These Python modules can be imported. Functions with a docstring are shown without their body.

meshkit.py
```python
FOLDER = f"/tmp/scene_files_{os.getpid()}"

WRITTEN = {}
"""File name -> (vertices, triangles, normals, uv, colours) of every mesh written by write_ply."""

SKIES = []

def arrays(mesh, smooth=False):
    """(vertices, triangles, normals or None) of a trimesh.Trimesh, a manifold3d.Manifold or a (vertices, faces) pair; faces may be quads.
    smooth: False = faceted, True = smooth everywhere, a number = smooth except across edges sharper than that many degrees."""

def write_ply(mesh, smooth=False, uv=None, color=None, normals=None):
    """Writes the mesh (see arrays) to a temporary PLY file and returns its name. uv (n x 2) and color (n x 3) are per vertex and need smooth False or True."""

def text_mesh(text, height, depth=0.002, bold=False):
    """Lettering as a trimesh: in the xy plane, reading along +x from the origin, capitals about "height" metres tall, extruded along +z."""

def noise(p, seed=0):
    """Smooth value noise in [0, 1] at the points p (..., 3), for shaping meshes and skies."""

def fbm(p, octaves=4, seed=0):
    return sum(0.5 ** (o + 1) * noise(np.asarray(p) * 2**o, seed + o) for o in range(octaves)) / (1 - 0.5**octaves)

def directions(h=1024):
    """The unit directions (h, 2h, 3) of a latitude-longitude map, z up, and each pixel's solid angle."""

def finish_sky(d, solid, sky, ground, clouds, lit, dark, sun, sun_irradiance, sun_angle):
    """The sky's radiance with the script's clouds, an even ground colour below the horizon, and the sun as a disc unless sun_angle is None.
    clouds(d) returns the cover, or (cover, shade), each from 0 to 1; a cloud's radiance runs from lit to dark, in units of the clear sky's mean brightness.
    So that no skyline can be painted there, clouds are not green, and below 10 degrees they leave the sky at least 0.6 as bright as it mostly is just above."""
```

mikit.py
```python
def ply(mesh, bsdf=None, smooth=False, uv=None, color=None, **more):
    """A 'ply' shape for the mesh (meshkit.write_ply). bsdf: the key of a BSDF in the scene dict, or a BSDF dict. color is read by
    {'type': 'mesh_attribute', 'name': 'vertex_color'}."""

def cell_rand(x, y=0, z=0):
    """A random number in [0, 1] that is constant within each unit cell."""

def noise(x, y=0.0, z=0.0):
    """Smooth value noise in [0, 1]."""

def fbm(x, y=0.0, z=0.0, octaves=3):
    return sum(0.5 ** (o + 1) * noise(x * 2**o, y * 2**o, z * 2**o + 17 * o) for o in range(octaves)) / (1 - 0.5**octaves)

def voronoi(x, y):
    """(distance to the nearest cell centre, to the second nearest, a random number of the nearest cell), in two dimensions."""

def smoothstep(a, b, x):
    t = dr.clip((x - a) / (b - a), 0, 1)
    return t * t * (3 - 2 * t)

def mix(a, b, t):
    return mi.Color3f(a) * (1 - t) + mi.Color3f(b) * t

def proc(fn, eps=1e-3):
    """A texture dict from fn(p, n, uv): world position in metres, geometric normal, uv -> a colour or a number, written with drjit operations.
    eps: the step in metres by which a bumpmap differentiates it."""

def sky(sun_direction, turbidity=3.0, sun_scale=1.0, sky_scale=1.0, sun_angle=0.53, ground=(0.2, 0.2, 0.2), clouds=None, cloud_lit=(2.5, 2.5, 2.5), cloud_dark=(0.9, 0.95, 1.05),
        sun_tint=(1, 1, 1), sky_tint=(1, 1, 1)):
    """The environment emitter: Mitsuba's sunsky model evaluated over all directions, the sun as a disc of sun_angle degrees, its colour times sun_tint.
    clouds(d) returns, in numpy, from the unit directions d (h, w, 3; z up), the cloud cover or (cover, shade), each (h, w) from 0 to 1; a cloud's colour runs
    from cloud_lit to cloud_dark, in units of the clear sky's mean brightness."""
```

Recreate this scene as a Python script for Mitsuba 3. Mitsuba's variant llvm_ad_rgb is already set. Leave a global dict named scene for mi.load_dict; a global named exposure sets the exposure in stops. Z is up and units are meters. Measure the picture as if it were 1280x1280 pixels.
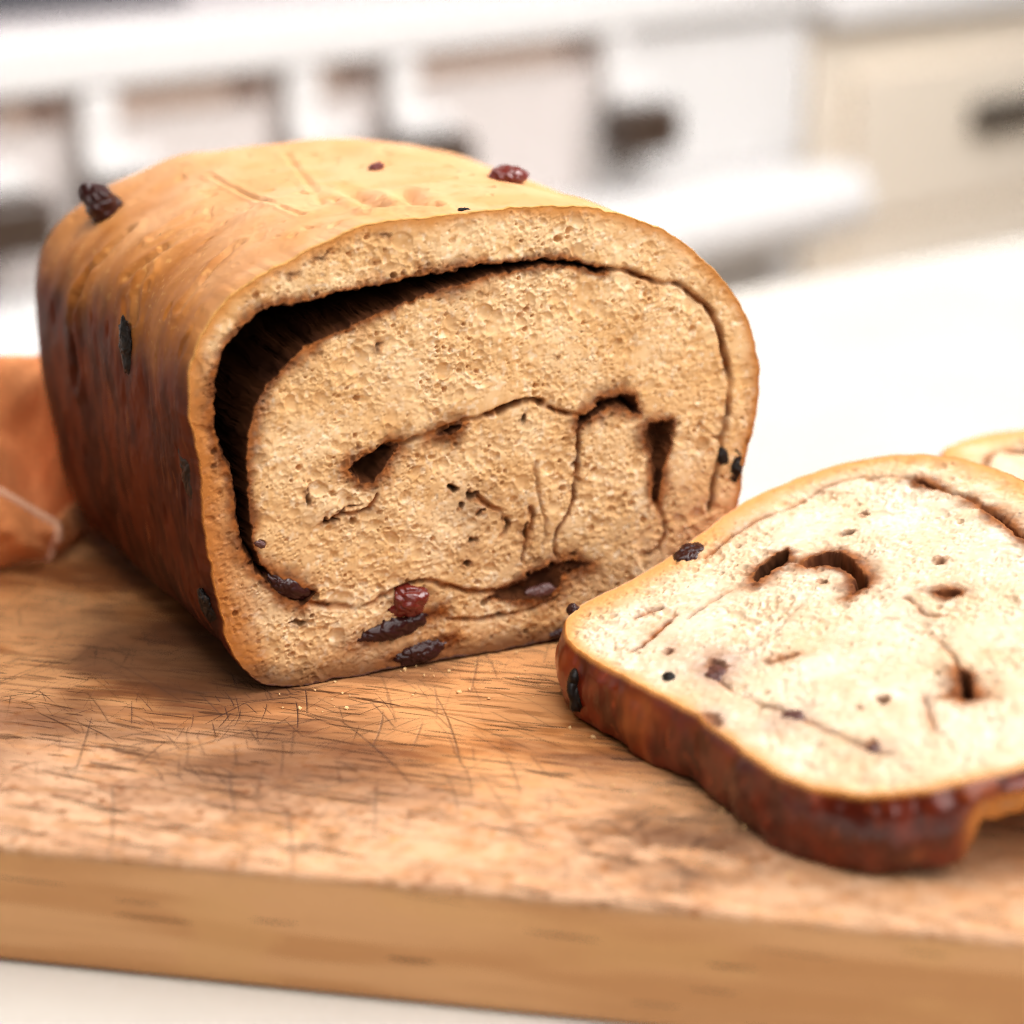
import math, numpy as np, mitsuba as mi, mikit, meshkit, trimesh, shapely
import drjit as dr
from scipy.spatial import cKDTree
from scipy.interpolate import splprep, splev
from mikit import noise, fbm, voronoi, smoothstep, mix, cell_rand, proc

T = mi.ScalarTransform4f
exposure = 0.3
scene = {'type': 'scene'}
labels = {}
# ------------------------------------------------------------------ camera
PITCH = math.radians(19)
CAM = np.array([0, 0, .22]); FW = np.array([0, math.cos(PITCH), -math.sin(PITCH)])
scene['camera'] = {'type': 'thinlens', 'fov': 2 * math.degrees(math.atan(640 / 2667)), 'fov_axis': 'x', 'aperture_radius': .0068, 'focus_distance': .535,
                   'near_clip': .02, 'far_clip': 60., 'to_world': T().look_at(origin=CAM.tolist(), target=(CAM + FW).tolist(), up=[0, 0, 1]),
                   'film': {'type': 'hdrfilm', 'width': 1024, 'height': 1024, 'rfilter': {'type': 'gaussian'}}, 'sampler': {'type': 'independent'}}
# ------------------------------------------------------------------ lamps: one back window, the rest added fill panels, all out of view
def lamp(name, pos, target, w, h, rgb, label):
    scene[name] = {'type': 'rectangle', 'to_world': T().look_at(origin=pos, target=target, up=[0, 0, 1]) @ T().scale([w / 2, h / 2, 1]),
                   'emitter': {'type': 'area', 'radiance': {'type': 'rgb', 'value': list(rgb)}}}
    labels[name] = {'label': label, 'category': 'window', 'kind': 'structure'}
lamp('window_light', [1.45, .95, 1.25], [.0, .5, .05], 1.2, 1.0, (10.7, 10.5, 10.3), 'bright window behind the right of the counter')
lamp('window_light_001', [1.1, -1.3, 1.5], [.1, .8, 0], 1.9, 1.5, (3.3, 3.2, 3.1), 'added wide fill panel behind the camera to the right')  # invented fill panel that brightens the cut face and the stove
lamp('window_light_002', [-2.1, .6, 1.5], [0, .7, 0], 1.5, 1.2, (.8, .78, .76), 'added weak fill panel on the left of the kitchen')  # weak side fill added for ambient light, no known source
lamp('window_light_003', [.35, .10, 2.1], [.15, .75, 0], 2.0, 1.5, (4.9, 4.8, 4.7), 'added overhead fill panel above the kitchen')  # overhead fill added for top light and relief on the crumb

# ------------------------------------------------------------------ materials
def principled(key, rgb, rough=.5, spec=.5, **k):
    c = {'type': 'rgb', 'value': list(rgb)} if not isinstance(rgb, dict) else rgb
    scene[key] = {'type': 'twosided', 'bsdf': {'type': 'principled', 'base_color': c, 'roughness': rough, 'specular': spec, **k}}
VC = {'type': 'mesh_attribute', 'name': 'vertex_color'}
principled('m_crumb', VC, .9, .03)
def crust_bump(p, n, uv):
    return .00012 * fbm(p.x * 900, p.y * 900, p.z * 700, 2) + .00006 * noise(p.x * 2600, p.y * 2600, p.z * 2600)
scene['m_crust'] = {'type': 'twosided', 'bsdf': {'type': 'bumpmap', 'arbitrary': proc(crust_bump, 2e-4), 'scale': 1.0,
                    'bsdf': {'type': 'principled', 'base_color': VC, 'roughness': .50, 'specular': .10}}}
scene['m_crust_gloss'] = {'type': 'twosided', 'bsdf': {'type': 'principled', 'base_color': VC, 'roughness': .27, 'specular': .5}}
principled('m_raisin', (.030, .007, .006), .25, .28)
principled('m_raisin_red', (.12, .014, .009), .24, .5)
principled('m_raisin_char', (.010, .007, .006), .4, .2)
principled('m_raisin_brown', (.085, .030, .024), .35, .45)
principled('m_white', (.70, .68, .67), .35, .5)
principled('m_panel', (.64, .58, .555), .4, .4)
principled('m_slot_shade', (.55, .42, .35), .6, .3)  # brown that paints the shade of the slots under the stove rim
principled('m_slot_dark', (.22, .14, .11), .6, .3)  # darker tone for the painted shade at the slot ends
principled('m_knob', (.05, .03, .02), .35, .5)
principled('m_cream', (.71, .62, .515), .5, .3)
principled('m_steel', (.47, .43, .44), .5, .3)
principled('m_iron', (.05, .05, .06), .5, .4)
principled('m_brass', (.035, .025, .018), .4, .5)
principled('m_wall', (.80, .77, .74), .8, .2)
principled('m_floor', (.50, .42, .34), .6, .3)
def counter_col(p, n, uv):
    return mix((.56, .525, .475), (.52, .485, .435), smoothstep(.35, .75, fbm(p.x * 9, p.y * 9, 0, 3)))
principled('m_counter', proc(counter_col), .28, .45)

# ------------------------------------------------------------------ helpers
def put(key, shape, **lab):
    scene[key] = shape
    if lab: labels[key] = lab
def rbox(size, r, seg=3):
    """box with rounded edges, centred"""
    import manifold3d as m3
    s = np.maximum(np.asarray(size, float) / 2 - r, 1e-5)
    b = m3.Manifold.sphere(r, 16)
    hulls = [b.translate([x * s[0], y * s[1], z * s[2]]) for x in (-1, 1) for y in (-1, 1) for z in (-1, 1)]
    mm = m3.Manifold.batch_hull(hulls).to_mesh()
    return trimesh.Trimesh(mm.vert_properties[:, :3], mm.tri_verts)
def tube(pts, r, n=10):
    pts = np.asarray(pts, float); rr = np.broadcast_to(r, len(pts))
    V, F = [], []
    tg = np.gradient(pts, axis=0); tg /= np.linalg.norm(tg, axis=1, keepdims=True)
    up = np.array([.3, .2, .93])
    for i, (p, t) in enumerate(zip(pts, tg)):
        a = np.cross(t, up); a /= np.linalg.norm(a); b = np.cross(t, a)
        for k in range(n):
            q = 2 * math.pi * k / n
            V.append(p + rr[i] * (a * math.cos(q) + b * math.sin(q)))
    for i in range(len(pts) - 1):
        for k in range(n):
            A, B = i * n + k, i * n + (k + 1) % n
            F += [[A, B, B + n], [A, B + n, A + n]]
    c0, c1 = len(V), len(V) + 1; V += [pts[0], pts[-1]]
    for k in range(n):
        F += [[c0, (k + 1) % n, k], [c1, (len(pts) - 1) * n + k, (len(pts) - 1) * n + (k + 1) % n]]
    return trimesh.Trimesh(np.array(V), np.array(F), process=False)
def vnormals(V, F):
    n = np.zeros_like(V); fn = np.cross(V[F[:, 1]] - V[F[:, 0]], V[F[:, 2]] - V[F[:, 0]])
    for k in range(3): np.add.at(n, F[:, k], fn)
    return n / np.maximum(np.linalg.norm(n, axis=1, keepdims=True), 1e-12)
def submesh(V, F, Nn, C, sel, bsdf):
    f = F[sel]; used, inv = np.unique(f.ravel(), return_inverse=True)
    path = meshkit.write_ply((V[used], inv.reshape(-1, 3)), True, None, C[used], normals=Nn[used])
    return {'type': 'ply', 'filename': path, 'face_normals': False, 'bsdf': {'type': 'ref', 'id': bsdf}}
def dens(p, step, closed=False):
    p = np.asarray(p, float)
    if closed: p = np.vstack([p, p[:1]])
    d = np.r_[0, np.cumsum(np.linalg.norm(np.diff(p, axis=0), axis=1))]
    t = np.linspace(0, d[-1], max(4, int(d[-1] / step)))
    return np.c_[np.interp(t, d, p[:, 0]), np.interp(t, d, p[:, 1])]
def ldist(line, P, bound=.006):
    d, i = cKDTree(dens(line, .0002)).query(P, distance_upper_bound=bound)
    return np.minimum(d, bound)
def smooth_poly(p, closed=True, n=200, s=0):
    p = np.asarray(p, float)
    if closed: p = np.vstack([p, p[:1]])
    tck, u = splprep(p.T, s=s, per=closed)
    return np.array(splev(np.linspace(0, 1, n, endpoint=not closed), tck)).T
def pdist(poly, P, bound=.02):
    """signed distance, positive inside"""
    poly = np.asarray(poly, float); lo, hi = poly.min(0) - .006, poly.max(0) + .006
    out = np.full(len(P), -bound); m = np.all((P > lo) & (P < hi), axis=1)
    q = P[m]; pg = shapely.Polygon(poly).buffer(0)
    ins = shapely.contains_xy(pg, q[:, 0], q[:, 1])
    d, _ = cKDTree(dens(poly, .00015, True)).query(q)
    out[m] = np.where(ins, d, -d)
    return out
def sst(a, b, x):
    t = np.clip((x - a) / (b - a), 0, 1); return t * t * (3 - 2 * t)
def lerp(a, b, t):
    return np.asarray(a) * (1 - t[:, None]) + np.asarray(b) * t[:, None]
def n2(P, f, seed=0, oct=3, fx=1, fy=1):
    return meshkit.fbm(np.c_[P[:, 0] * f * fx, P[:, 1] * f * fy, np.full(len(P), seed * 7.31)], oct, seed)

def bubbles(shape, lo, step, rng, dens_big=1.0, relief=1.0):
    """depth of the air cells that the knife has cut open, on a grid"""
    ny, nx = shape; D = np.zeros(shape, np.float32)
    area = nx * ny * step * step * 1e6                                   # mm2
    for cnt, med, sig, mx, flat in ((1.7, .29, .34, .6, .75), (.42, .56, .32, 1.1, .80), (.055, 1.0, .34, 2.1, .62), (.19 * dens_big, .32, .42, .9, 2.8)):
        k = int(cnt * area)
        xs, ys = rng.random(k) * nx, rng.random(k) * ny
        clump = np.clip(.5 + 1.7 * (meshkit.fbm(np.c_[xs * step * 130, ys * step * 130, np.zeros(k)], 2, 5) - .5), 0, 1)
        rs = np.minimum(med * np.exp(rng.normal(0, sig, k)), mx) * (.55 + .85 * clump)
        ws = rng.uniform(-.75, .55, k) * rs; asp = rng.uniform(.75, 1.6, k); ang = rng.normal(.15, .5, k)
        for x, y, r, w, a, t in zip(xs, ys, rs * 1e-3, ws * 1e-3, asp, ang):
            R = r * max(a, 1) / step; x0, x1 = max(0, int(x - R)), min(nx, int(x + R) + 2); y0, y1 = max(0, int(y - R)), min(ny, int(y + R) + 2)
            if x1 <= x0 or y1 <= y0: continue
            dx = (np.arange(x0, x1) - x)[None, :] * step; dy = (np.arange(y0, y1) - y)[:, None] * step
            c, s = math.cos(t), math.sin(t)
            q = r * r - ((dx * c + dy * s) / a) ** 2 - ((-dx * s + dy * c)) ** 2
            z = (w + np.sqrt(np.maximum(q, 0))) * flat * relief
            np.maximum(D[y0:y1, x0:x1], np.where(q > 0, z, 0).astype(np.float32), out=D[y0:y1, x0:x1])
    return D

def crumb_face(key, outline, step, seed, holes, lines, edge_col, tones, place, part_of, edge_w=lambda P: 1.0, dens_big=1.0, relief=1.0, blobs=(), lining=1.0, gain=1.25):
    """The cut face: a displaced sheet inside the outline. holes: (poly, depth, lip) ; lines: (polyline, depth, width, strength).
    place(u, v, depth) -> world; part_of(P, depth, stain) -> (names, index per vertex)"""
    rng = np.random.default_rng(seed)
    lo, hi = outline.min(0), outline.max(0)
    nx, ny = int((hi[0] - lo[0]) / step) + 2, int((hi[1] - lo[1]) / step) + 2
    X, Y = np.meshgrid(lo[0] + np.arange(nx) * step, lo[1] + np.arange(ny) * step)
    B = bubbles((ny, nx), lo, step, rng, dens_big, relief)
    P = np.c_[X.ravel(), Y.ravel()]
    ins = shapely.contains_xy(shapely.Polygon(outline).buffer(-.0001), P[:, 0], P[:, 1])
    idx = np.full(len(P), -1); idx[ins] = np.arange(ins.sum())
    q = (np.arange(ny - 1)[:, None] * nx + np.arange(nx - 1)[None, :]).ravel()
    quad = np.c_[q, q + 1, q + nx + 1, q + nx]
    quad = idx[quad[np.all(ins[quad], axis=1)]]
    F = np.vstack([quad[:, [0, 1, 2]], quad[:, [0, 2, 3]]])
    P = P[ins]; B = B.ravel()[ins]
    ed, _ = cKDTree(dens(outline, .0002, True)).query(P)
    rag = (n2(P, 900, seed, 2) - .5)
    B = B * (.45 + .95 * sst(.3, .7, n2(P, 75, seed + 31, 2)))
    depth = B * (sst(.0004, .004, ed) * .75 + .25) + (n2(P, 1100, seed + 1, 2) - .5) * .00012 + (n2(P, 90, seed + 2, 2) - .5) * .0014 * sst(0, .006, ed)
    col = lerp(tones[0], tones[1], sst(.35, .7, n2(P, 110, seed + 3, 3)))
    col = lerp(col, tones[2], sst(.55, .8, n2(P, 800, seed + 4, 2)) * .6)
    col = lerp(col, np.asarray(tones[0]) * np.array([.80, .70, .56]), sst(.54, .80, n2(P, 620, seed + 61, 2)) * .6)
    col = lerp(col, np.asarray(tones[0]) * np.array([.90, .82, .68]), sst(.48, .72, n2(P, 60, seed + 62, 3)) * .4)
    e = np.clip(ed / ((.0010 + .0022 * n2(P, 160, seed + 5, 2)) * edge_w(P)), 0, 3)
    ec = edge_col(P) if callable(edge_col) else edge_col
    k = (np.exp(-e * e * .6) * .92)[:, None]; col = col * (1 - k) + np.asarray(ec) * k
    rim = sst(.3, .65, n2(P, 130, seed + 51, 3)); stain = np.zeros(len(P)); wall = np.zeros(len(P))
    jit = P + (np.c_[n2(P, 420, seed + 6, 2), n2(P, 420, seed + 9, 2)] - .5) * .0016
    jit2 = jit + (np.c_[n2(P, 700, seed + 16, 2), n2(P, 700, seed + 19, 2)] - .5) * .0022
    for poly, dep, lip, *ws in holes:
        ws = ws[0] if ws else 1.0; small = ws < 1
        sd = pdist(poly, jit2 if small else jit) + rag * .0008 - (0 if small else .0004)
        k = sst(-.00005, lip, sd)
        depth = np.maximum(depth, k * dep + depth * (1 - k))
        wall = np.maximum(wall, ws * sst(-.0004 if not small else -.0002, 0 if not small else .0006, sd)); stain = np.maximum(stain, np.exp(-(np.maximum(-sd - (.0004 if not small else 0), 0) / ((.0027 if not small else .0007) * (.35 + 1.1 * rim))) ** 2) * (.95 if not small else .6))
    for line, dep, wid, st in lines:
        d = ldist(smooth_poly(line, False, 120) if len(line) > 3 else line, jit)
        brk = sst(.25, .6, n2(P, 170, seed + 8, 2))
        depth = depth + dep * gain * np.exp(-(d / wid) ** 2) * (.35 + .65 * brk)
        stain = np.maximum(stain, np.minimum(1, st * gain) * np.exp(-(d / (wid * gain)) ** 2) * (.55 + .45 * brk))
        stain = np.maximum(stain, st * .5 * np.exp(-(d / (.0008 + .0014 * rim)) ** 2) * (.35 + .65 * brk))
    for bu, bv, rx, ry, bs, bc in blobs:
        g = np.exp(-(((P[:, 0] - bu / 1e3) / (rx / 1e3)) ** 2 + ((P[:, 1] - bv / 1e3) / (ry / 1e3)) ** 2)) * bs * sst(.25, .6, n2(P, 260, seed + 41, 3) + .1)
        col = col * (1 - g[:, None]) + np.asarray(bc) * g[:, None]
    cin = lerp((.26, .078, .018), (.13, .036, .011), sst(.3, .7, n2(P, 600, seed + 7, 2)))
    col = lerp(col, 0, 0 * stain) * (1 - stain[:, None]) + cin * stain[:, None]
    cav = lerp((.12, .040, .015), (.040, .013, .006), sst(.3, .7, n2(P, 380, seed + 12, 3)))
    cav = cav * np.where(pdist(holes[0][0], P, .01) > -.001, .45, lining)[:, None]  # cinnamon lining; extra darkening paints in the shade of the deep gap
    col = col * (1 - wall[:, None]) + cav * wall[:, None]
    p3 = np.c_[P, depth * .8]; j3 = sst(.0006, .004, depth)[:, None] * .0022
    P = P + j3 * (np.c_[meshkit.fbm(p3 * 330, 2, seed + 21), meshkit.fbm(p3 * 330, 2, seed + 22)] - .5)
    V = place(P[:, 0], P[:, 1], depth)
    Nn = vnormals(V, F)
    names, which = part_of(P, depth, wall)
    fw = which[F].max(axis=1); last = len(names) - 1
    from scipy.sparse import coo_matrix
    from scipy.sparse.csgraph import connected_components
    def comps(sel):
        f = F[sel]; m = len(V)
        g = coo_matrix((np.ones(2 * len(f)), (np.r_[f[:, 0], f[:, 1]], np.r_[f[:, 1], f[:, 2]])), shape=(m, m))
        return connected_components(g, False)[1][f[:, 0]]
    sel = np.nonzero(fw == last)[0]; lab = comps(sel)
    ids, cnt = np.unique(lab, return_counts=True)
    big = [c for c, k in zip(ids, cnt) if k > 260]
    fw[sel[~np.isin(lab, big)]] = 0 if last == 1 else 1
    for r in range(last):                                  # keep every part in one piece
        sr = np.nonzero(fw == r)[0]; lr = comps(sr); i_, c_ = np.unique(lr, return_counts=True)
        if last == 2: fw[sr[lr != i_[c_.argmax()]]] = 1 - r
    for i, nm in enumerate(names[:last]):
        if (fw == i).any(): scene[key + '__' + nm] = submesh(V, F, Nn, col, fw == i, 'm_crumb')
    for j, c in enumerate(big):
        m = np.zeros(len(F), bool); m[sel[lab == c]] = True
        scene[key + '__' + names[last] + ('_%03d' % j if j else '')] = submesh(V, F, Nn, col, m, 'm_crumb')

def raisin_mesh(size, seed, wr=.22):
    m = trimesh.creation.icosphere(5); v = m.vertices.copy()
    sz = np.asarray(size, float); sz = sz / np.prod(sz) ** (1 / 3); x = v * sz @ np.array([[.8, .36, .48], [-.6, .48, .64], [0, -.8, .6]])
    r = meshkit.fbm(x * 1.1 + seed * 9.1, 2, seed) - .5
    rid = np.abs(meshkit.noise(x * 2.4 + seed * 3.3 + 2.0 * r[:, None], seed + 3) - .5) * 2
    rid2 = np.abs(meshkit.noise(x * 5.5 + seed * 5.3 + 2 * r[:, None], seed + 4) - .5) * 2
    v *= 1.16 * (1 + .5 * r - wr * .55 * (1 - rid) ** 2 - .02 * (1 - rid2) ** 2)[:, None]
    return v * np.asarray(size)[None, :] / 2, m.faces
def raisin(key, pos, ax, size, seed, bsdf='m_raisin', label=None):
    """ax: 3x3, columns = directions of the three sizes"""
    v, f = raisin_mesh(size, seed)
    put(key, mikit.ply(trimesh.Trimesh(v @ np.asarray(ax).T + pos, f, process=False), bsdf, True))
    if label: labels[key] = {'label': label}

# ------------------------------------------------------------------ the setting
def frame(o, deg):
    a = math.radians(deg); t = np.array([math.cos(a), math.sin(a), 0]); n = np.array([math.sin(a), -math.cos(a), 0])
    return np.array(o, float), t, n
def fbox(key, fr, s0, s1, z0, z1, d0, d1, bsdf, r=.002):
    """box in a frame: s along the front, z up, d towards the viewer"""
    o, t, n = fr
    m = rbox((s1 - s0, d1 - d0, z1 - z0), min(r, .45 * min(s1 - s0, d1 - d0, z1 - z0)))
    c = o + t * (s0 + s1) / 2 + n * (d0 + d1) / 2 + np.array([0, 0, (z0 + z1) / 2])
    M = np.stack([t, -n, [0, 0, 1]], 1)
    scene[key] = mikit.ply(trimesh.Trimesh(m.vertices @ M.T + c, m.faces), bsdf, 35)
ISL = frame((.12, 1.082, 0), 37.2)
fbox('countertop', ISL, -2.2, 1.3, -.07, -.03, 0, 1.9, 'm_counter', .003)
labels['countertop'] = {'label': 'white kitchen worktop under the board', 'kind': 'structure'}
fbox('island_cabinet', ISL, -2.15, 1.25, -.93, -.0702, .04, 1.86, 'm_cream', .003)
labels['island_cabinet'] = {'label': 'cabinet carrying the white worktop', 'kind': 'structure'}
scene['floor'] = {'type': 'rectangle', 'to_world': T().translate([0, 1, -.93]) @ T().scale([6, 6, 1]), 'bsdf': {'type': 'ref', 'id': 'm_floor'}}
labels['floor'] = {'label': 'kitchen floor', 'kind': 'structure'}
BG = frame((0, 1.8, 0), 43)
fbox('wall', BG, -4, 4, -.93, 1.7, -.78, -.68, 'm_wall')
labels['wall'] = {'label': 'pale kitchen wall behind the stove', 'kind': 'structure'}

# ------------------------------------------------------------------ stove in the background
K = 'stove'
labels[K] = {'label': 'white blurred stove with knobs and a thick white handle rail behind the loaf', 'category': 'stove'}
fbox(K + '__body', BG, -1.3, .385, -.93, .008, -.62, -.03, 'm_white', .004)
fbox(K + '__hob', BG, -1.3, .385, .0082, .046, -.64, -.02, 'm_steel', .004)
fbox(K + '__rim', BG, -1.3, .392, .012, .052, -.0198, .012, 'm_white', .006)
fbox(K + '__pan_support', BG, -1.2, -.20, .0465, .066, -.50, -.17, 'm_iron', .006)
fbox(K + '__control_panel', BG, -1.3, .105, -.125, .0075, -.0298, -.012, 'm_panel', .002)
fbox(K + '__side_panel', BG, .106, .388, -.125, .0075, -.0298, -.004, 'm_white', .002)
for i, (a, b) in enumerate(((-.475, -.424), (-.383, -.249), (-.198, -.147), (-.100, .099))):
    k = K + '__slot_shade' + ('_%03d' % i if i else '')
    fbox(k, BG, a, b, -.011, .0105, -.0118, -.006, 'm_slot_shade', .001)  # raised brown strip, coloured as the shaded slot under the rim
    fbox(k + '__dark_end', BG, b - .032, b - .004, -.008, .008, -.0059, -.003, 'm_slot_dark', .001)  # solid dark block standing in for deeper shade at the slot end
for i, s in enumerate((-.512, -.404, -.222, -.122, .122)):
    k = K + '__knob' + ('_%03d' % i if i else '')
    fbox(k, BG, s - .016, s + .016, -.040, .0108, -.0035, .008, 'm_white', .006)
    fbox(k + '__flange', BG, s - .020, s + .040, -.052, -.032, .0082, .024, 'm_white', .010)
    fbox(k + '__grip', BG, s - .022, s + .050, -.092, -.0505, .004, .040, 'm_knob', .009)
fbox(K + '__oven_door', BG, -1.25, .38, -.80, -.128, -.0298, .0, 'm_white', .004)
o, t, n = BG
xs = np.linspace(-1.1, .36, 40); rr = np.full(40, .036); rr[-3:] = (.036, .0345, .030)
put(K + '__handle_rail', mikit.ply(tube([o + t * x + n * .075 + np.array([0, 0, -.152]) for x in xs], rr, 24), 'm_white', 40))
fbox(K + '__handle_rail__bracket', BG, .29, .33, -.175, -.13, .001, .06, 'm_steel', .004)

# ------------------------------------------------------------------ cream drawers on the right
K = 'drawer_cabinet'
labels[K] = {'label': 'cream drawer cabinet with a dark pull handle, right of the stove', 'category': 'cabinet'}
fbox(K + '__carcass', BG, .396, 2.2, -.93, -.004, -.62, -.004, 'm_cream', .002)
fbox(K + '__worktop', BG, .396, 2.3, -.0035, .03, -.64, .02, 'm_white', .004)
for i, (a, b, z0, z1) in enumerate(((.455, 1.15, -.205, -.055), (.455, 1.15, -.40, -.215), (1.16, 1.85, -.205, -.055), (1.16, 1.85, -.40, -.215))):
    k = K + '__drawer' + ('_%03d' % i if i else '')
    fbox(k, BG, a, b, z0, z1, -.0038, .007, 'm_cream', .003)
    if i in (0, 2):
        h = a + .219
        fbox(k + '__handle', BG, h - .034, h + .13, -.124, -.098, .0073, .034, 'm_brass', .008)

# ------------------------------------------------------------------ cutting board
BO, BT, BN = frame((-.1117, .4165, 0), -10.7)                   # a along the front edge, b = -BN away from the viewer
def seg_layer(x, y, cell, ln, wid, spread, seed, prob, group=None):
    """mask of short knife cuts: one random segment per cell"""
    X, Y = x / cell, y / cell
    out = mi.Float(0)
    for i in (-1, 0, 1):
        for j in (-1, 0, 1):
            cx, cy = dr.floor(X) + i, dr.floor(Y) + j
            r1, r2, r3, r4 = (cell_rand(cx, cy, seed + k) for k in range(4))
            dx, dy = X - cx - r1, Y - cy - r2
            an = (r3 - .5) * spread if group is None else (cell_rand(dr.floor(cx / group), dr.floor(cy / group), seed + 9) - .5) * spread + (r3 - .5) * .55
            c, s = dr.cos(an), dr.sin(an)
            u, v = dx * c + dy * s, -dx * s + dy * c
            v = v + .08 * u * u * (r4 - .5) * 2
            L = ln * (.4 + .8 * r4)
            tt = dr.clip(dr.abs(u) / L, 0, 1)
            w = wid * (.35 + r1) * dr.sqrt(dr.maximum(1 - tt * tt, 0))
            m = smoothstep(1.0, .35, dr.abs(v) / dr.maximum(w, 1e-4)) * dr.select(dr.abs(u) < L, 1., 0.)
            out = dr.maximum(out, m * dr.select(r4 * .5 + r3 * .5 < prob, 1., 0.) * (.5 + .5 * r2))
    return out
_cache = {}
def board_fields(p):
    x, y = p.x - float(BO[0]), p.y - float(BO[1])
    a = x * float(BT[0]) + y * float(BT[1]); b = -(x * float(BN[0]) + y * float(BN[1]))
    return a, b, p.z
def board_marks(a, b):
    wa, wb = a, b
    cuts = dr.maximum(seg_layer(wa, wb, .021, .95, .012, 3.1, 10, .7), seg_layer(wa + .01, wb, .011, .95, .016, 3.1, 70, .8, 3.))
    fine = dr.maximum(seg_layer(wa, wb, .009, .95, .020, 3.1, 20, .85), seg_layer(wa + .003, wb + .005, .0052, .95, .030, 3.1, 60, .85, 4.))
    fine = fine * (.25 + .75 * smoothstep(.35, .6, fbm(a * 70, b * 80, 11, 2)))
    fleck = dr.maximum(seg_layer(wa * .5, wb * 1.5, .0045, .7, .13, .7, 30, .50), seg_layer(wa * .6 + .02, wb * 1.2, .009, .55, .11, .9, 50, .42))
    zone = smoothstep(.36, .58, fbm(a * 22 + 3, b * 34, 2, 3) + .10 * smoothstep(.06, .12, a) * smoothstep(.02, .05, b))
    left = smoothstep(.13, .03, a) * smoothstep(.015, .05, b) * smoothstep(.20, .10, b)
    return cuts, fine, fleck, zone, left
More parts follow.
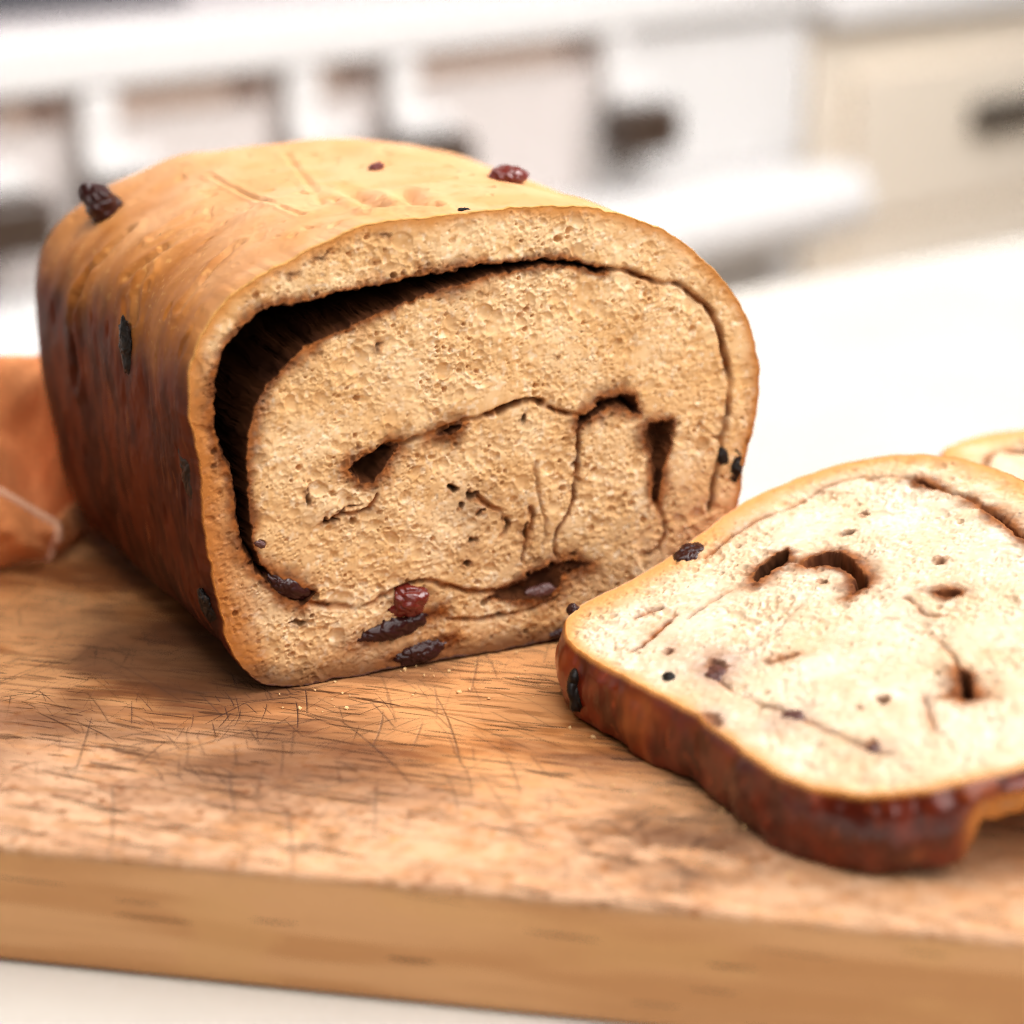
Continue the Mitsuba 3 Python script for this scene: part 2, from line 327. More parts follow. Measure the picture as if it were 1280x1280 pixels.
def board_color(p, n, uv):
    a, b, z = board_fields(p)
    wob = .010 * fbm(a * 14, b * 20, 1, 2)
    blot = fbm(a * 30, (b + wob) * 55, 0, 4)
    fib = fbm(a * 70, (b + wob) * 620, 3, 3)
    c = mix((.46, .187, .062), (.24, .080, .025), smoothstep(.42, .66, blot))
    c = mix(c, (.57, .275, .115), smoothstep(.50, .34, blot) * .8)
    c = mix(c, (.20, .068, .020), smoothstep(.52, .75, fib) * .55)
    c = mix(c, (.60, .31, .13), smoothstep(.45, .25, fib) * .35)
    top = smoothstep(-.003, -.0008, z)
    chip = fbm(a * 150, b * 230, 9, 2)
    wear = smoothstep(.080, .014, b + .05 * (fbm(a * 24, b * 34, 6, 3) - .5))
    c = mix(c, (.62, .375, .225), wear * (.60 + .28 * smoothstep(.36, .62, chip)) * smoothstep(.0, .5, fbm(a * 420, b * 520, 3, 2)))
    c = mix(c, (.42, .20, .085), wear * smoothstep(.60, .74, fbm(a * 170, b * 260, 12, 2)) * .5)
    cuts, fine, fleck, zone, left = board_marks(a, b)
    scar = smoothstep(.036, .012, dr.sqrt(dr.square(a - .146) + dr.square((b - .028) * 1.3)) + .012 * fbm(a * 120, b * 120, 7, 2))
    dark_patch = dr.maximum(smoothstep(.42, .60, fbm(a * 18, b * 26, 5, 3)) * left, scar * smoothstep(.40, .56, fbm(a * 90, b * 130, 2, 3)) * .8)  # noisy darker patches across the left side and around the scar
    c = mix(c, (.11, .042, .020), top * dark_patch * .85)
    ink = (.045, .018, .010)
    c = mix(c, ink, top * dr.clip(cuts * (.06 + .34 * zone + .25 * left) + fine * (.10 + .95 * left * (.45 + zone)) + scar * .9 * seg_layer(a, b, .0065, .9, .10, 3.1, 90, .9), 0, .9))
    c = mix(c, (.085, .032, .013), top * fleck * (.30 + .75 * zone) * .95)
    side = mix((.57, .30, .135), (.47, .225, .090), smoothstep(.38, .68, fbm(a * 14, z * 170, 2, 3)))
    side = mix(side, (.56, .30, .12), smoothstep(.5, .7, fbm(a * 40, z * 90, 4, 3)) * .5)
    side = mix(side, (.15, .062, .025), seg_layer(a * .4, z * 1.2 + 3, .0075, .6, .10, .3, 40, .36) * .8)
    return mix(side, c, top)
def board_bump(p, n, uv):
    a, b, z = board_fields(p)
    top = smoothstep(-.003, -.0008, z)
    cuts, fine, fleck, zone, left = board_marks(a, b)
    return top * (-.0005 * cuts - .00025 * fine - .0005 * fleck + .00025 * fbm(a * 70, b * 620, 0, 2) + .0008 * fbm(a * 30, b * 50, 0, 3)) + .0002 * fbm(a * 25, z * 200, 5, 2)
scene['m_board'] = {'type': 'twosided', 'bsdf': {'type': 'bumpmap', 'arbitrary': proc(board_bump, 2.5e-4), 'scale': 1.0,
                    'bsdf': {'type': 'principled', 'base_color': proc(board_color), 'roughness': .45, 'specular': .14}}}
bm = rbox((.62, .245, .0296), .0022)
M = np.stack([BT, -BN, [0, 0, 1]], 1)
bc = BO + BT * .115 - BN * .1225 + np.array([0, 0, -.0148])
put('cutting_board', mikit.ply(trimesh.Trimesh(bm.vertices @ M.T + bc, bm.faces), 'm_board', 30),
    label='thick scarred wooden cutting board under the loaf and slices', category='cutting board')

# ------------------------------------------------------------------ the loaf
A = np.array([-.06379, .49728, 0]); ang = math.radians(23.854)
U = np.array([math.cos(ang), math.sin(ang), 0]); N = np.array([math.sin(ang), -math.cos(ang), 0]); Z = np.array([0, 0, 1.])
LIFT = .0016
def loaf_place(u, v, d):
    return A + np.outer(u, U) + np.outer(v + LIFT, Z) - np.outer(d, N)
OUT = np.array([[0.0, 0.4], [-2.9, 5.0], [-6.7, 10.0], [-8.8, 15.0], [-9.6, 23.8], [-10.9, 30.6], [-12.0, 37.6], [-12.7, 45.4], [-12.9, 55.1], [-13.6, 64.7], [-14.8, 73.0], [-15.0, 81.2], [-13.0, 88.5], [-8.8, 96.4], [-2.2, 102.6], [5.9, 107.3], [14.2, 110.3], [23.2, 113.6], [32.9, 116.5], [42.5, 117.3], [52.6, 116.9], [59.2, 117.1], [69.3, 117.5], [79.6, 117.1], [90.7, 116.0], [100.7, 113.2], [111.6, 108.8], [117.5, 104.9], [126.5, 97.6], [132.7, 91.1], [136.9, 84.5], [139.7, 78.8], [141.6, 73.7], [142.6, 66.1], [142.4, 58.9], [141.2, 52.1], [139.9, 46.6], [139.2, 42.4], [138.2, 33.8], [136.0, 18.2], [131.5, 6.1], [125.0, .6], [105, 0], [83.9, -.3], [65.1, -.9], [48.6, -0.9], [34.7, -1.2], [20.8, -1.2], [11.9, -1.0], [4.0, -0.9]]) / 1000
NS = 1300
ol = smooth_poly(OUT, True, 6000, s=2e-6)
dd = np.r_[0, np.cumsum(np.linalg.norm(np.diff(np.vstack([ol, ol[:1]]), axis=0), axis=1))]
sv = np.linspace(0, dd[-1], NS, endpoint=False)
ol = np.c_[np.interp(sv, dd, np.r_[ol[:, 0], ol[0, 0]]), np.interp(sv, dd, np.r_[ol[:, 1], ol[0, 1]])]
def out_normals(o, sign=None):
    t = np.roll(o, -3, 0) - np.roll(o, 3, 0); nn = np.c_[-t[:, 1], t[:, 0]]; nn /= np.linalg.norm(nn, axis=1, keepdims=True)
    c = o.mean(0); s = np.sign(((o - c) * nn).sum(1).sum()); return nn * s
on = out_normals(ol)
rg = meshkit.fbm(np.c_[ol * 260, np.zeros(NS)], 3, 4) - .5
ol = ol + on * (rg * .0012)[:, None]

def seg3(P, line):
    """distance of the points to a 3-D polyline"""
    L = np.asarray(line, float); q = []
    for a, b in zip(L[:-1], L[1:]):
        q.append(a + (b - a) * np.linspace(0, 1, max(2, int(np.linalg.norm(b - a) / .0003)))[:, None])
    d, _ = cKDTree(np.vstack(q)).query(P, distance_upper_bound=.012); return np.minimum(d, .012)

ROT = [np.linalg.qr(np.random.default_rng(900 + k).normal(size=(3, 3)))[0] for k in range(4)]
def rn(P, f, oct=2, seed=0, k=1.9):
    """fbm without a grid direction: four rotated copies, contrast restored"""
    P = np.asarray(P) * np.asarray(f, float)
    return np.clip(.5 + k * (sum(meshkit.fbm(P @ r + 3.7 * i, oct, seed + 11 * i) for i, r in enumerate(ROT)) / 4 - .5), 0, 1)
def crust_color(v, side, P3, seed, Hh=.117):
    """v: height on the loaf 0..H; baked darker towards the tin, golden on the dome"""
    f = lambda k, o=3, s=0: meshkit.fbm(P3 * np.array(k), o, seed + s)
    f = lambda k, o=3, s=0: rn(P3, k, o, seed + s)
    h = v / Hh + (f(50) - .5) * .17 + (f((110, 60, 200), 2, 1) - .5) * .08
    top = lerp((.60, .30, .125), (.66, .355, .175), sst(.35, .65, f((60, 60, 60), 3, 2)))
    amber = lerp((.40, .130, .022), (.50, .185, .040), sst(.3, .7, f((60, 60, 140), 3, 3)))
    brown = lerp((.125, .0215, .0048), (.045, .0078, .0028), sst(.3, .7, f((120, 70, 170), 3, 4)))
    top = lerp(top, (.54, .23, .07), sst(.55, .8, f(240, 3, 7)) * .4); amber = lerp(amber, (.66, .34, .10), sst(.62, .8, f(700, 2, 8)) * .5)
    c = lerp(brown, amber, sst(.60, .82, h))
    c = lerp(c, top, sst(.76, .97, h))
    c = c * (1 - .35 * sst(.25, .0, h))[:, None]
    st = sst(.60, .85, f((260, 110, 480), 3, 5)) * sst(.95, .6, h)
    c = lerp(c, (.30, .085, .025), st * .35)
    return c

# crust sheet: rings from the cut lip to the far end
L0 = .114
ds = np.r_[np.arange(.0008, L0, .00045)]
endk = np.linspace(0, 1, 40)[1:]
from scipy.ndimage import gaussian_filter1d
ols = gaussian_filter1d(ol, 26, axis=0, mode='wrap'); ols = ols + out_normals(ols) * .0004
rings_d, rings_in, rings_k = [.0006, -.00012, .0001], [.0008, .00028, .00005], [0, 0, 0]
NL = len(rings_d)
rings_d += list(ds) + [L0 + .044 * math.sin(k * math.pi / 2) for k in endk]
rings_in += [0] * len(ds) + [0] * len(endk); rings_k += [0] * len(ds) + list(endk)
Vl, Dl = [], []
for d, ins_, k in zip(rings_d, rings_in, rings_k):
    o = ol - on * ins_
    bl = float(sst(.0005, .016, np.array([d]))[0]); o = o * (1 - bl) + ols * bl
    w = min(max(d, 0) / .12, 1.1)
    lt = np.clip(1 - (o[:, 0] + .015) / .158, 0, 1)
    o = o + np.c_[-.0118 * w * lt * np.clip(o[:, 1] / .006 + .35, 0, 1), -.0012 * w * sst(.0, .115, o[:, 0]) * sst(.05, .1, o[:, 1])]
    if k > 0:
        sc = max(math.cos(k * math.pi / 2), .0) ** .6
        c = np.array([.063, .045]); o = c + (o - c) * np.array([.25 + .75 * sc, .25 + .75 * sc]) if k < 1 else c + (o - c) * .01
        o[:, 1] = np.maximum(o[:, 1], -.0009 + .010 * (1 - sc))
    Vl.append(o); Dl.append(np.full(NS, d) + (d < .0005) * (meshkit.fbm(np.c_[o * 900, np.zeros(NS)], 2, 8) - .5) * .0006)
UV = np.vstack(Vl); DV = np.concatenate(Dl); NR = len(Vl)
i = np.arange(NR - 1)[:, None] * NS; j = np.arange(NS)[None, :]; j2 = (j + 1) % NS
qa, qb, qc, qd = (i + j).ravel(), (i + j2).ravel(), (i + NS + j2).ravel(), (i + NS + j).ravel()
CF = np.vstack([np.c_[qa, qb, qc], np.c_[qa, qc, qd]])
loc = np.c_[UV, DV]
nrm = vnormals(loc, CF)
cen = np.array([.06, .05, .06])
if ((loc - cen) * nrm).sum() < 0: CF = CF[:, ::-1]; nrm = -nrm
vis = sst(.0004, .006, DV) * (.3 + .7 * sst(.0, .02, UV[:, 1]))
dome = sst(.075, .11, UV[:, 1])
leftm = sst(.07, .0, loc[:, 0])
disp = (rn(loc, 42, 2, 11) - .5) * .0034 * vis
# soft folds of the dough running round the section, from the crown down the flank
q = loc[:, 2] + (loc[:, 1] - .1) * .8 - np.clip(loc[:, 0], -.02, .06) * .5
fold = rn(np.c_[q * 1.0, loc[:, 0] * .28, loc[:, 1] * .22], 62, 2, 12)
disp += (fold - .5) * .0030 * vis * leftm * sst(.05, .085, loc[:, 1])
disp += (rn(loc, (110, 75, 150), 3, 13) - .5) * .0013 * vis * sst(.105, .07, loc[:, 1])
disp += (rn(loc, (300, 150, 420), 3, 16) - .5) * .0006 * vis * sst(.10, .07, loc[:, 1])
disp += (rn(loc, 140, 2, 14) - .5) * .0004 * vis + (rn(loc, 620, 2, 18) - .5) * .00022 * vis
pit = rn(loc, (300, 120, 300), 1, 15); disp -= .0006 * sst(.74, .90, pit) * vis
CREASE = []
CREASE = [
    ([[.0187, .1136, .0916], [.0187, .1146, .0805], [.0204, .1142, .0585], [.0217, .1135, .0394], [.0237, .1142, .0254]], .0006, .0007),
    ([[.0445, .1173, .1026], [.0394, .1172, .0739], [.0332, .1172, .0429], [.0319, .1162, .0349]], .0006, .0009),
    ([[.0373, .1167, .0130], [.0433, .1161, .0126], [.049, .1163, .0112], [.0533, .1172, .0091]], .0014, .0012),
    ([[.0548, .117, .0344], [.0533, .1166, .0278], [.0500, .1167, .0153]], .0018, .0024),
    ([[.043, .1169, .0427], [.0428, .1165, .0332], [.0404, .1166, .0155]], .0018, .0022),
    ([[.0028, .1052, .0508], [-.0035, .1025, .0514], [-.0086, .0995, .0529], [-.0132, .095, .0564]], .0012, .0014),
    ([[-.0084, .1032, .0775], [-.0142, .0972, .0776], [-.0199, .0901, .0829], [-.0212, .0852, .0834]], .0016, .0016),
    ([[.0076, .1074, .0242], [.0016, .1049, .0216], [-.0057, .1012, .0182], [-.0105, .0958, .0177]], .0010, .0011),
    ([[-.0097, .0972, .049], [-.0136, .0928, .0471], [-.0172, .0879, .0423]], .0012, .0013),
    ([[.008, .1086, .0645], [.0021, .1066, .0632], [-.0046, .1035, .0629]], .0010, .0012),
    ([[-.019, .0913, .0817], [-.0207, .0858, .0826], [-.0215, .0804, .0853]], .0020, .0016),
    ([[-.0213, .0776, .0848], [-.0220, .070, .087], [-.0218, .060, .090]], .0014, .0016)]
crk = np.zeros(len(loc))
for line, dep, wid in CREASE:
    d = seg3(loc, line) + (rn(loc, 330, 2, 19) - .5) * .0016; dep = dep * (.35 + 1.1 * rn(loc, 130, 2, 20)); disp += -dep * np.exp(-(d / wid) ** 2) + dep * .45 * np.exp(-((d - 2.4 * wid) / (1.3 * wid)) ** 2)
    crk = np.maximum(crk, np.exp(-(d / wid) ** 2))
loc2 = loc + nrm * disp[:, None]
loc2[:, 1] = np.maximum(loc2[:, 1], -.0015)
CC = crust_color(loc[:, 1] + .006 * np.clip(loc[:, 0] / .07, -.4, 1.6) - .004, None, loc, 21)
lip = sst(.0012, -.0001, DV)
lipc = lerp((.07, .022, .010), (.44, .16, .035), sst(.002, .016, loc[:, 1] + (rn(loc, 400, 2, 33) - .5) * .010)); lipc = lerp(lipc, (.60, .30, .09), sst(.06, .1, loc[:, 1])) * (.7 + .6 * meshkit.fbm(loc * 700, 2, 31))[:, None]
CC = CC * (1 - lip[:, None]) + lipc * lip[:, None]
CC = lerp(CC, (.50, .26, .10), crk * .5 * dome)
CV = loaf_place(loc2[:, 0], loc2[:, 1], loc2[:, 2]); CN = vnormals(CV, CF)
K = 'bread_loaf'
labels[K] = {'label': 'cut raisin loaf on the board with a swirled face and dark gap under its crust', 'category': 'bread'}
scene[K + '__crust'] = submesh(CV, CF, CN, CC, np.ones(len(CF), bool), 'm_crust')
LOAF_LOCAL = (loc2, CF, nrm)

mm = lambda l: np.array(l) / 1000
gap = mm([[-3.4, 91.6], [-0.8, 94.5], [3.7, 97.7], [8.7, 98.6], [16.4, 99.4], [22.8, 100.2], [32.5, 101.0], [42.3, 102.3], [52.3, 103.2], [61.0, 104.0], [65.9, 104.0], [76.2, 103.9], [83.2, 103.5], [90.9, 101.6], [96.6, 99.6], [97.4, 98.6], [93.1, 98.1], [89.5, 100.1], [81.8, 101.6], [74.8, 101.7], [67.3, 100.8], [59.1, 99.7], [50.9, 98.2], [44.9, 97.2], [38.9, 95.0], [33.0, 93.4], [28.4, 92.2], [23.8, 90.1], [18.6, 88.7], [13.4, 86.1], [9.4, 82.8], [4.8, 78.9], [2.1, 74.2], [0.3, 69.3], [-0.8, 63.7], [-0.9, 56.7], [-0.8, 48.9], [-0.3, 43.9], [-0.3, 40.3], [0.8, 34.2], [3.2, 31.2], [5.1, 28.5], [1.2, 29.5], [-1.8, 34.6], [-4.1, 40.9], [-4.7, 49.4], [-5.6, 57.3], [-7.8, 64.0], [-9.1, 69.2], [-9.4, 75.5], [-8.1, 82.9], [-6.6, 88.0]])
hole = mm([[24.8, 55.2], [26.2, 57.0], [30.2, 58.5], [34.9, 60.5], [38.9, 60.0], [38.2, 58.1], [35.5, 55.8], [34.1, 52.7], [31.3, 50.4], [28.0, 50.9], [26.1, 53.1]])
hole2 = mm([[47.2, 61.0], [51.8, 62.4], [56.4, 63.7], [55.3, 62.0], [53.3, 59.9], [50.4, 60.6]])
hole3 = mm([[87.9, 57.9], [88.6, 60.6], [92.1, 62.8], [95.7, 65.1], [101.6, 65.8], [105.3, 64.7], [106.0, 62.6], [106.8, 59.4], [104.6, 60.0], [100.9, 61.8], [97.2, 62.2], [93.6, 60.6], [90.7, 58.9], [88.6, 57.1]])
hole4 = mm([[107.7, 54.8], [109.9, 56.9], [113.6, 57.9], [117.4, 56.4], [116.7, 53.0], [116.1, 48.9], [114.7, 45.5], [114.0, 40.0], [113.1, 33.7], [111.2, 34.0], [110.6, 42.6], [110.1, 48.2]])
mass = mm([[1.3, 30.1], [4.5, 30.0], [8.4, 28.4], [11.6, 25.8], [15.5, 23.9], [14.4, 21.3], [11.4, 20.8], [7.5, 23.1], [3.7, 26.4]])
smear = mm([[62.1, 14.4], [69.3, 17.5], [76.5, 19.9], [83.8, 21.6], [89.7, 21.5], [93.5, 19.1], [90.5, 18.5], [85.3, 17.9], [83.2, 13.9], [80.2, 11.5], [75.1, 11.6], [67.9, 12.8]])
def dot(x, y, rx, ry=None, a=0):
    k = np.linspace(0, 2 * math.pi, 14, endpoint=False); ry = ry or rx
    px, py = rx * np.cos(k), ry * np.sin(k); c, s = math.cos(a), math.sin(a)
    return mm(np.c_[x + px * c - py * s, y + px * s + py * c])
holes = [(gap, .032, .0026), (hole, .010, .0022), (hole2, .007, .0016), (hole3, .009, .0022), (hole4, .0050, .0030), (mass, .0025, .0012), (smear, .0016, .0022),
         (dot(53.2, 46.1, 1.4, 1.7), .004, .0012, .55), (dot(58.7, 43.4, 1.2, 1.8, .5), .003, .0012, .55), (dot(55.1, 41.1, 1.2, .8, .4), .003, .0012, .55), (dot(60.9, 39.2, 1.6, 1.0, .3), .003, .0012, .55),
         (dot(58.6, 30.9, 1.5, 1.0), .003, .0012, .55), (dot(57.4, 24.9, 1.8, .9, .2), .0035, .0012, .55), (dot(14.4, 48.9, .8, 2.0), .0025, .0012, .55), (dot(20.2, 42.0, 2.6, .8, -.2), .003, .0012, .55),
         (dot(24.6, 44.6, 3.5, .6, .35), .0025, .0012, .55), (dot(72.9, 62.2, 1.0, 1.5), .005, .0012, .55), (dot(1.8, 38.7, 1.5, .8, -.4), .003, .0012, .55), (dot(10.5, 15.9, 3.2, .7, -.1), .0025, .0012, .55),
         (dot(74.2, 30.5, 1.0, 3.4, .12), .0035, .0012, .55), (dot(68.2, 34.0, .8, 2.0, .3), .003, .0012, .55), (dot(33.9, 85.8, 1.6, .8, .4), .002, .0012, .55), (dot(82.8, 77, .7), .002, .0012, .55),
         (dot(19.5, 109.0, 2.2, .5, .2), .0015, .0012, .55), (dot(12, 105.6, 1.6, .4, .3), .0015, .0012, .55), (dot(36, 113.2, 1.8, .4), .0012, .0012, .55), (dot(82.4, 11.2, 3, .6, .3), .002, .0012, .55)]
pale = [(dot(38.5, 38, 1.8, 2.3), .0022), (dot(71.5, 75.3, 2.1, 1.7), .0018), (dot(93, 82, 1.4, 1.2), .0015), (dot(83, 50, 1, 1.4, -.3), .002)]
lines = [(mm(l), d / 1000, w / 1000, s) for l, d, w, s in (
    ([[96.6, 99.3], [102.4, 98.1], [106.8, 96.4], [111.9, 94.3], [117.1, 93.5], [120.8, 91.1], [125.4, 87.6], [128.6, 82.6], [130.7, 76.9], [132.4, 71.3], [133.4, 65.6], [133.4, 60.0], [132.7, 53.8], [131.4, 46.9], [130.4, 41.4], [129.5, 35.8], [128.9, 30.1]], 1.5, .7, .95),
    ([[24, 7.6], [30, 8.8], [37, 10.4], [44, 11.8], [50, 12.6]], .3, 2.2, .6), ([[35, .4], [43, 2.2], [53, 4.6]], .2, 2.0, .6), ([[36, 17.5], [41, 17], [45.5, 17.5]], .3, 2.6, .4),
    ([[31.5, 57.0], [34.9, 59.8], [38.9, 60.0], [44.3, 60.6], [51.2, 62.4], [56.1, 63.8], [60.3, 64.0], [64.4, 65.1], [70.0, 66.8], [74.2, 67.3], [78.5, 65.8], [82.8, 63.3], [87.1, 62.0], [89.3, 61.1]], 1.2, .6, .85),
    ([[66.0, 65.2], [70.0, 66.6], [74.2, 67.1], [78.5, 65.8]], 1.8, .7, .8),
    ([[88.4, 56.8], [88.7, 51.7], [88.5, 45.2], [86.6, 36.0], [83.8, 31.5], [83.1, 23.2]], .9, .5, .6),
    ([[111.8, 38.2], [113.5, 30.8], [115.2, 24.9], [113.0, 20.9], [110.0, 19.1]], 1.0, .6, .8),
    ([[14.1, 20.4], [21.4, 18.5], [30.2, 18.0], [35.0, 19.8], [40.6, 21.3], [45.4, 21.6], [53.8, 18.5], [65.1, 16.0], [72.9, 15.5]], .8, .7, .7),
    ([[51.4, 9.8], [62.1, 8.7], [72.9, 9.1], [82.4, 11.2]], .7, .6, .55),
    ([[18.7, 41.5], [21.4, 42.5], [25.4, 43.2], [30.1, 43.9], [32.2, 47.0]], .8, .5, .6),
    ([[75.0, 37.6], [75.4, 32.7], [73.6, 28.1], [72.9, 23.3]], .9, .5, .7),
    ([[60.1, 42.4], [65.8, 38.2], [68.6, 33.7], [67.2, 31.1]], .7, .6, .55),
    ([[76.5, 50], [77.5, 42], [79.2, 34], [78.6, 26]], .6, .5, .3),
    ([[2.5, 30.5], [-1.8, 34.6], [-4.1, 40.9]], .8, .8, .8))]
rollp = np.vstack([gap[14:42], mm([[8, 24], [14.1, 20.4], [21.4, 18.5], [30.2, 18.0], [40.6, 21.3], [53.8, 18.5], [72.9, 15.5], [93, 19], [110, 19.1], [115.2, 24.9], [128.9, 30.1], [131.4, 46.9], [133.4, 60], [132.4, 71.3], [128.6, 82.6], [120.8, 91.1], [111.9, 94.3], [102.4, 98.1]])])
def loaf_parts(P, depth, wall):
    inn = shapely.contains_xy(shapely.Polygon(rollp).buffer(0), P[:, 0], P[:, 1]).astype(int)
    return ('outer_layer', 'rolled_centre', 'cinnamon_filling'), np.where(wall > .5, 2, inn)
TONES = ((.71, .445, .215), (.80, .56, .315), (.88, .73, .52))
def with_pale(P, depth): return depth
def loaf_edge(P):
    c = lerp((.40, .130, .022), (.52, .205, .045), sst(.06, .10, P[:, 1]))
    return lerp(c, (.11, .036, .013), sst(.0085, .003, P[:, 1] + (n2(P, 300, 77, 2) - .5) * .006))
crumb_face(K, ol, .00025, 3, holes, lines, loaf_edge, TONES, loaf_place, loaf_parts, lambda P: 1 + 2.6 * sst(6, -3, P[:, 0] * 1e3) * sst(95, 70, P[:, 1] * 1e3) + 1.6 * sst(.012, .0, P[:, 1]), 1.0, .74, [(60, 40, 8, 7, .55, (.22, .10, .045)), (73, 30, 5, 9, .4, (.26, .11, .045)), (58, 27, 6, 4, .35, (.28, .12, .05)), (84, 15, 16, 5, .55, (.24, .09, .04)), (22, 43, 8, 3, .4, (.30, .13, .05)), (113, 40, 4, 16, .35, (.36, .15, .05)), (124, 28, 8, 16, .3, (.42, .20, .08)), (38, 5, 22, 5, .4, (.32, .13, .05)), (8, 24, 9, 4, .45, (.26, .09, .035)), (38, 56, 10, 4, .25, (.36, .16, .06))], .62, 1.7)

AX = lambda rot=0: np.stack([U * math.cos(rot) + Z * math.sin(rot), -U * math.sin(rot) + Z * math.cos(rot), N], 1)
def face_raisin(i, u, v, w, h, rot, dep, bsdf='m_raisin', label=None, thick=None):
    raisin(K + '__raisin' + ('_%03d' % i if i else ''), loaf_place(np.array([u / 1000]), np.array([v / 1000]), np.array([dep / 1000]))[0], AX(rot), mm([w, h, thick or min(w, h)]), 40 + i, bsdf, label)
face_raisin(0, 40.9, 17.0, 10.0, 9.0, .3, 1.9, 'm_raisin_red', 'glossy red raisin in the lower part of the cut face')
face_raisin(1, 36.0, 10.0, 22.0, 6.0, .17, 1.9, 'm_raisin', 'long dark raisin lying flat near the bottom of the cut face')
face_raisin(2, 43.5, 2.0, 15.5, 6.0, .16, 1.7)
face_raisin(3, 8.2, 25.8, 14, 5.2, -.5, 1.9)
face_raisin(4, 79.0, 13.6, 10, 3.6, .1, 1.9, 'm_raisin_brown')
face_raisin(5, 1.4, 38.6, 3.4, 2.0, -.4, .5, 'm_raisin_brown')
face_raisin(6, 83.0, .9, 5.0, 2.6, .1, .5)
# raisins in the crust
CR = []
CR = [((-.0186, .0806, .0445), (-.96, -.08, -.27), 4.8, 14.5, 2.6, .05, 'm_raisin_char', 'black elongated raisin sunk in the left flank of the crust'),
      ((-.0126, .0563, .0088), (-.96, -.06, -.27), 8.5, 17.0, 3.2, -.10, 'm_raisin_char', 'large black raisin flattened into the flank beside the cut edge'),
      ((-.0098, .0205, .0081), (-.93, -.33, -.15), 8.5, 9.5, 3.6, 0, 'm_raisin_char', 'round black raisin low on the flank near the bottom corner'),
      ((-.0082, .1050, .104), (-.54, .8, -.27), 10.5, 9.5, 17, .3, 'm_raisin', 'dark raisin sticking up from the left shoulder of the crust'),
      ((.0588, .1176, .0673), (-.25, .97, -.01), 4.5, 4.0, 2.2, .2, 'm_raisin_red', None),
      ((.0900, .1160, .048), (.0, 1.0, .05), 11.5, 8.0, 5.5, -.3, 'm_raisin_red', 'dark red raisin on the right of the crown'),
      ((-.0212, .0776, .0848), (-.99, .01, -.14), 4.0, 7.0, 2.0, .1, 'm_raisin_char', None),
      ((.1368, .0400, .0035), (.95, -.1, -.2), 7.0, 12.5, 6.0, -.1, 'm_raisin_char', 'black raisin in the lower right edge of the crust'),
      ((.1325, .0445, .0006), (.3, .0, -.95), 3.0, 5.5, 2.0, -.3, 'm_raisin_char', None),
      ((.0585, .1170, .0040), (-.1, .98, -.1), 3.6, 1.6, .9, 0, 'm_raisin_char', None),
      ((-.0032, .1042, .0623), (-.35, .9, -.25), 3.0, 1.0, .8, .7, 'm_raisin_char', None)]
for i, (pos, nn, w, h, th, rot, bsdf, label) in enumerate(CR):
    nn = np.array(nn) / np.linalg.norm(nn); up = np.array([0, 1, 0.]) - nn * nn[1]; up /= np.linalg.norm(up); sd = np.cross(up, nn)
    a, b = sd * math.cos(rot) + up * math.sin(rot), -sd * math.sin(rot) + up * math.cos(rot)
    W = np.stack([U, Z, -N], 1)
    raisin(K + '__raisin_%03d' % (10 + i), loaf_place(*[np.array([x]) for x in pos])[0], W @ np.stack([a, b, nn], 1), mm([w, h, th]), 60 + i, bsdf, label)

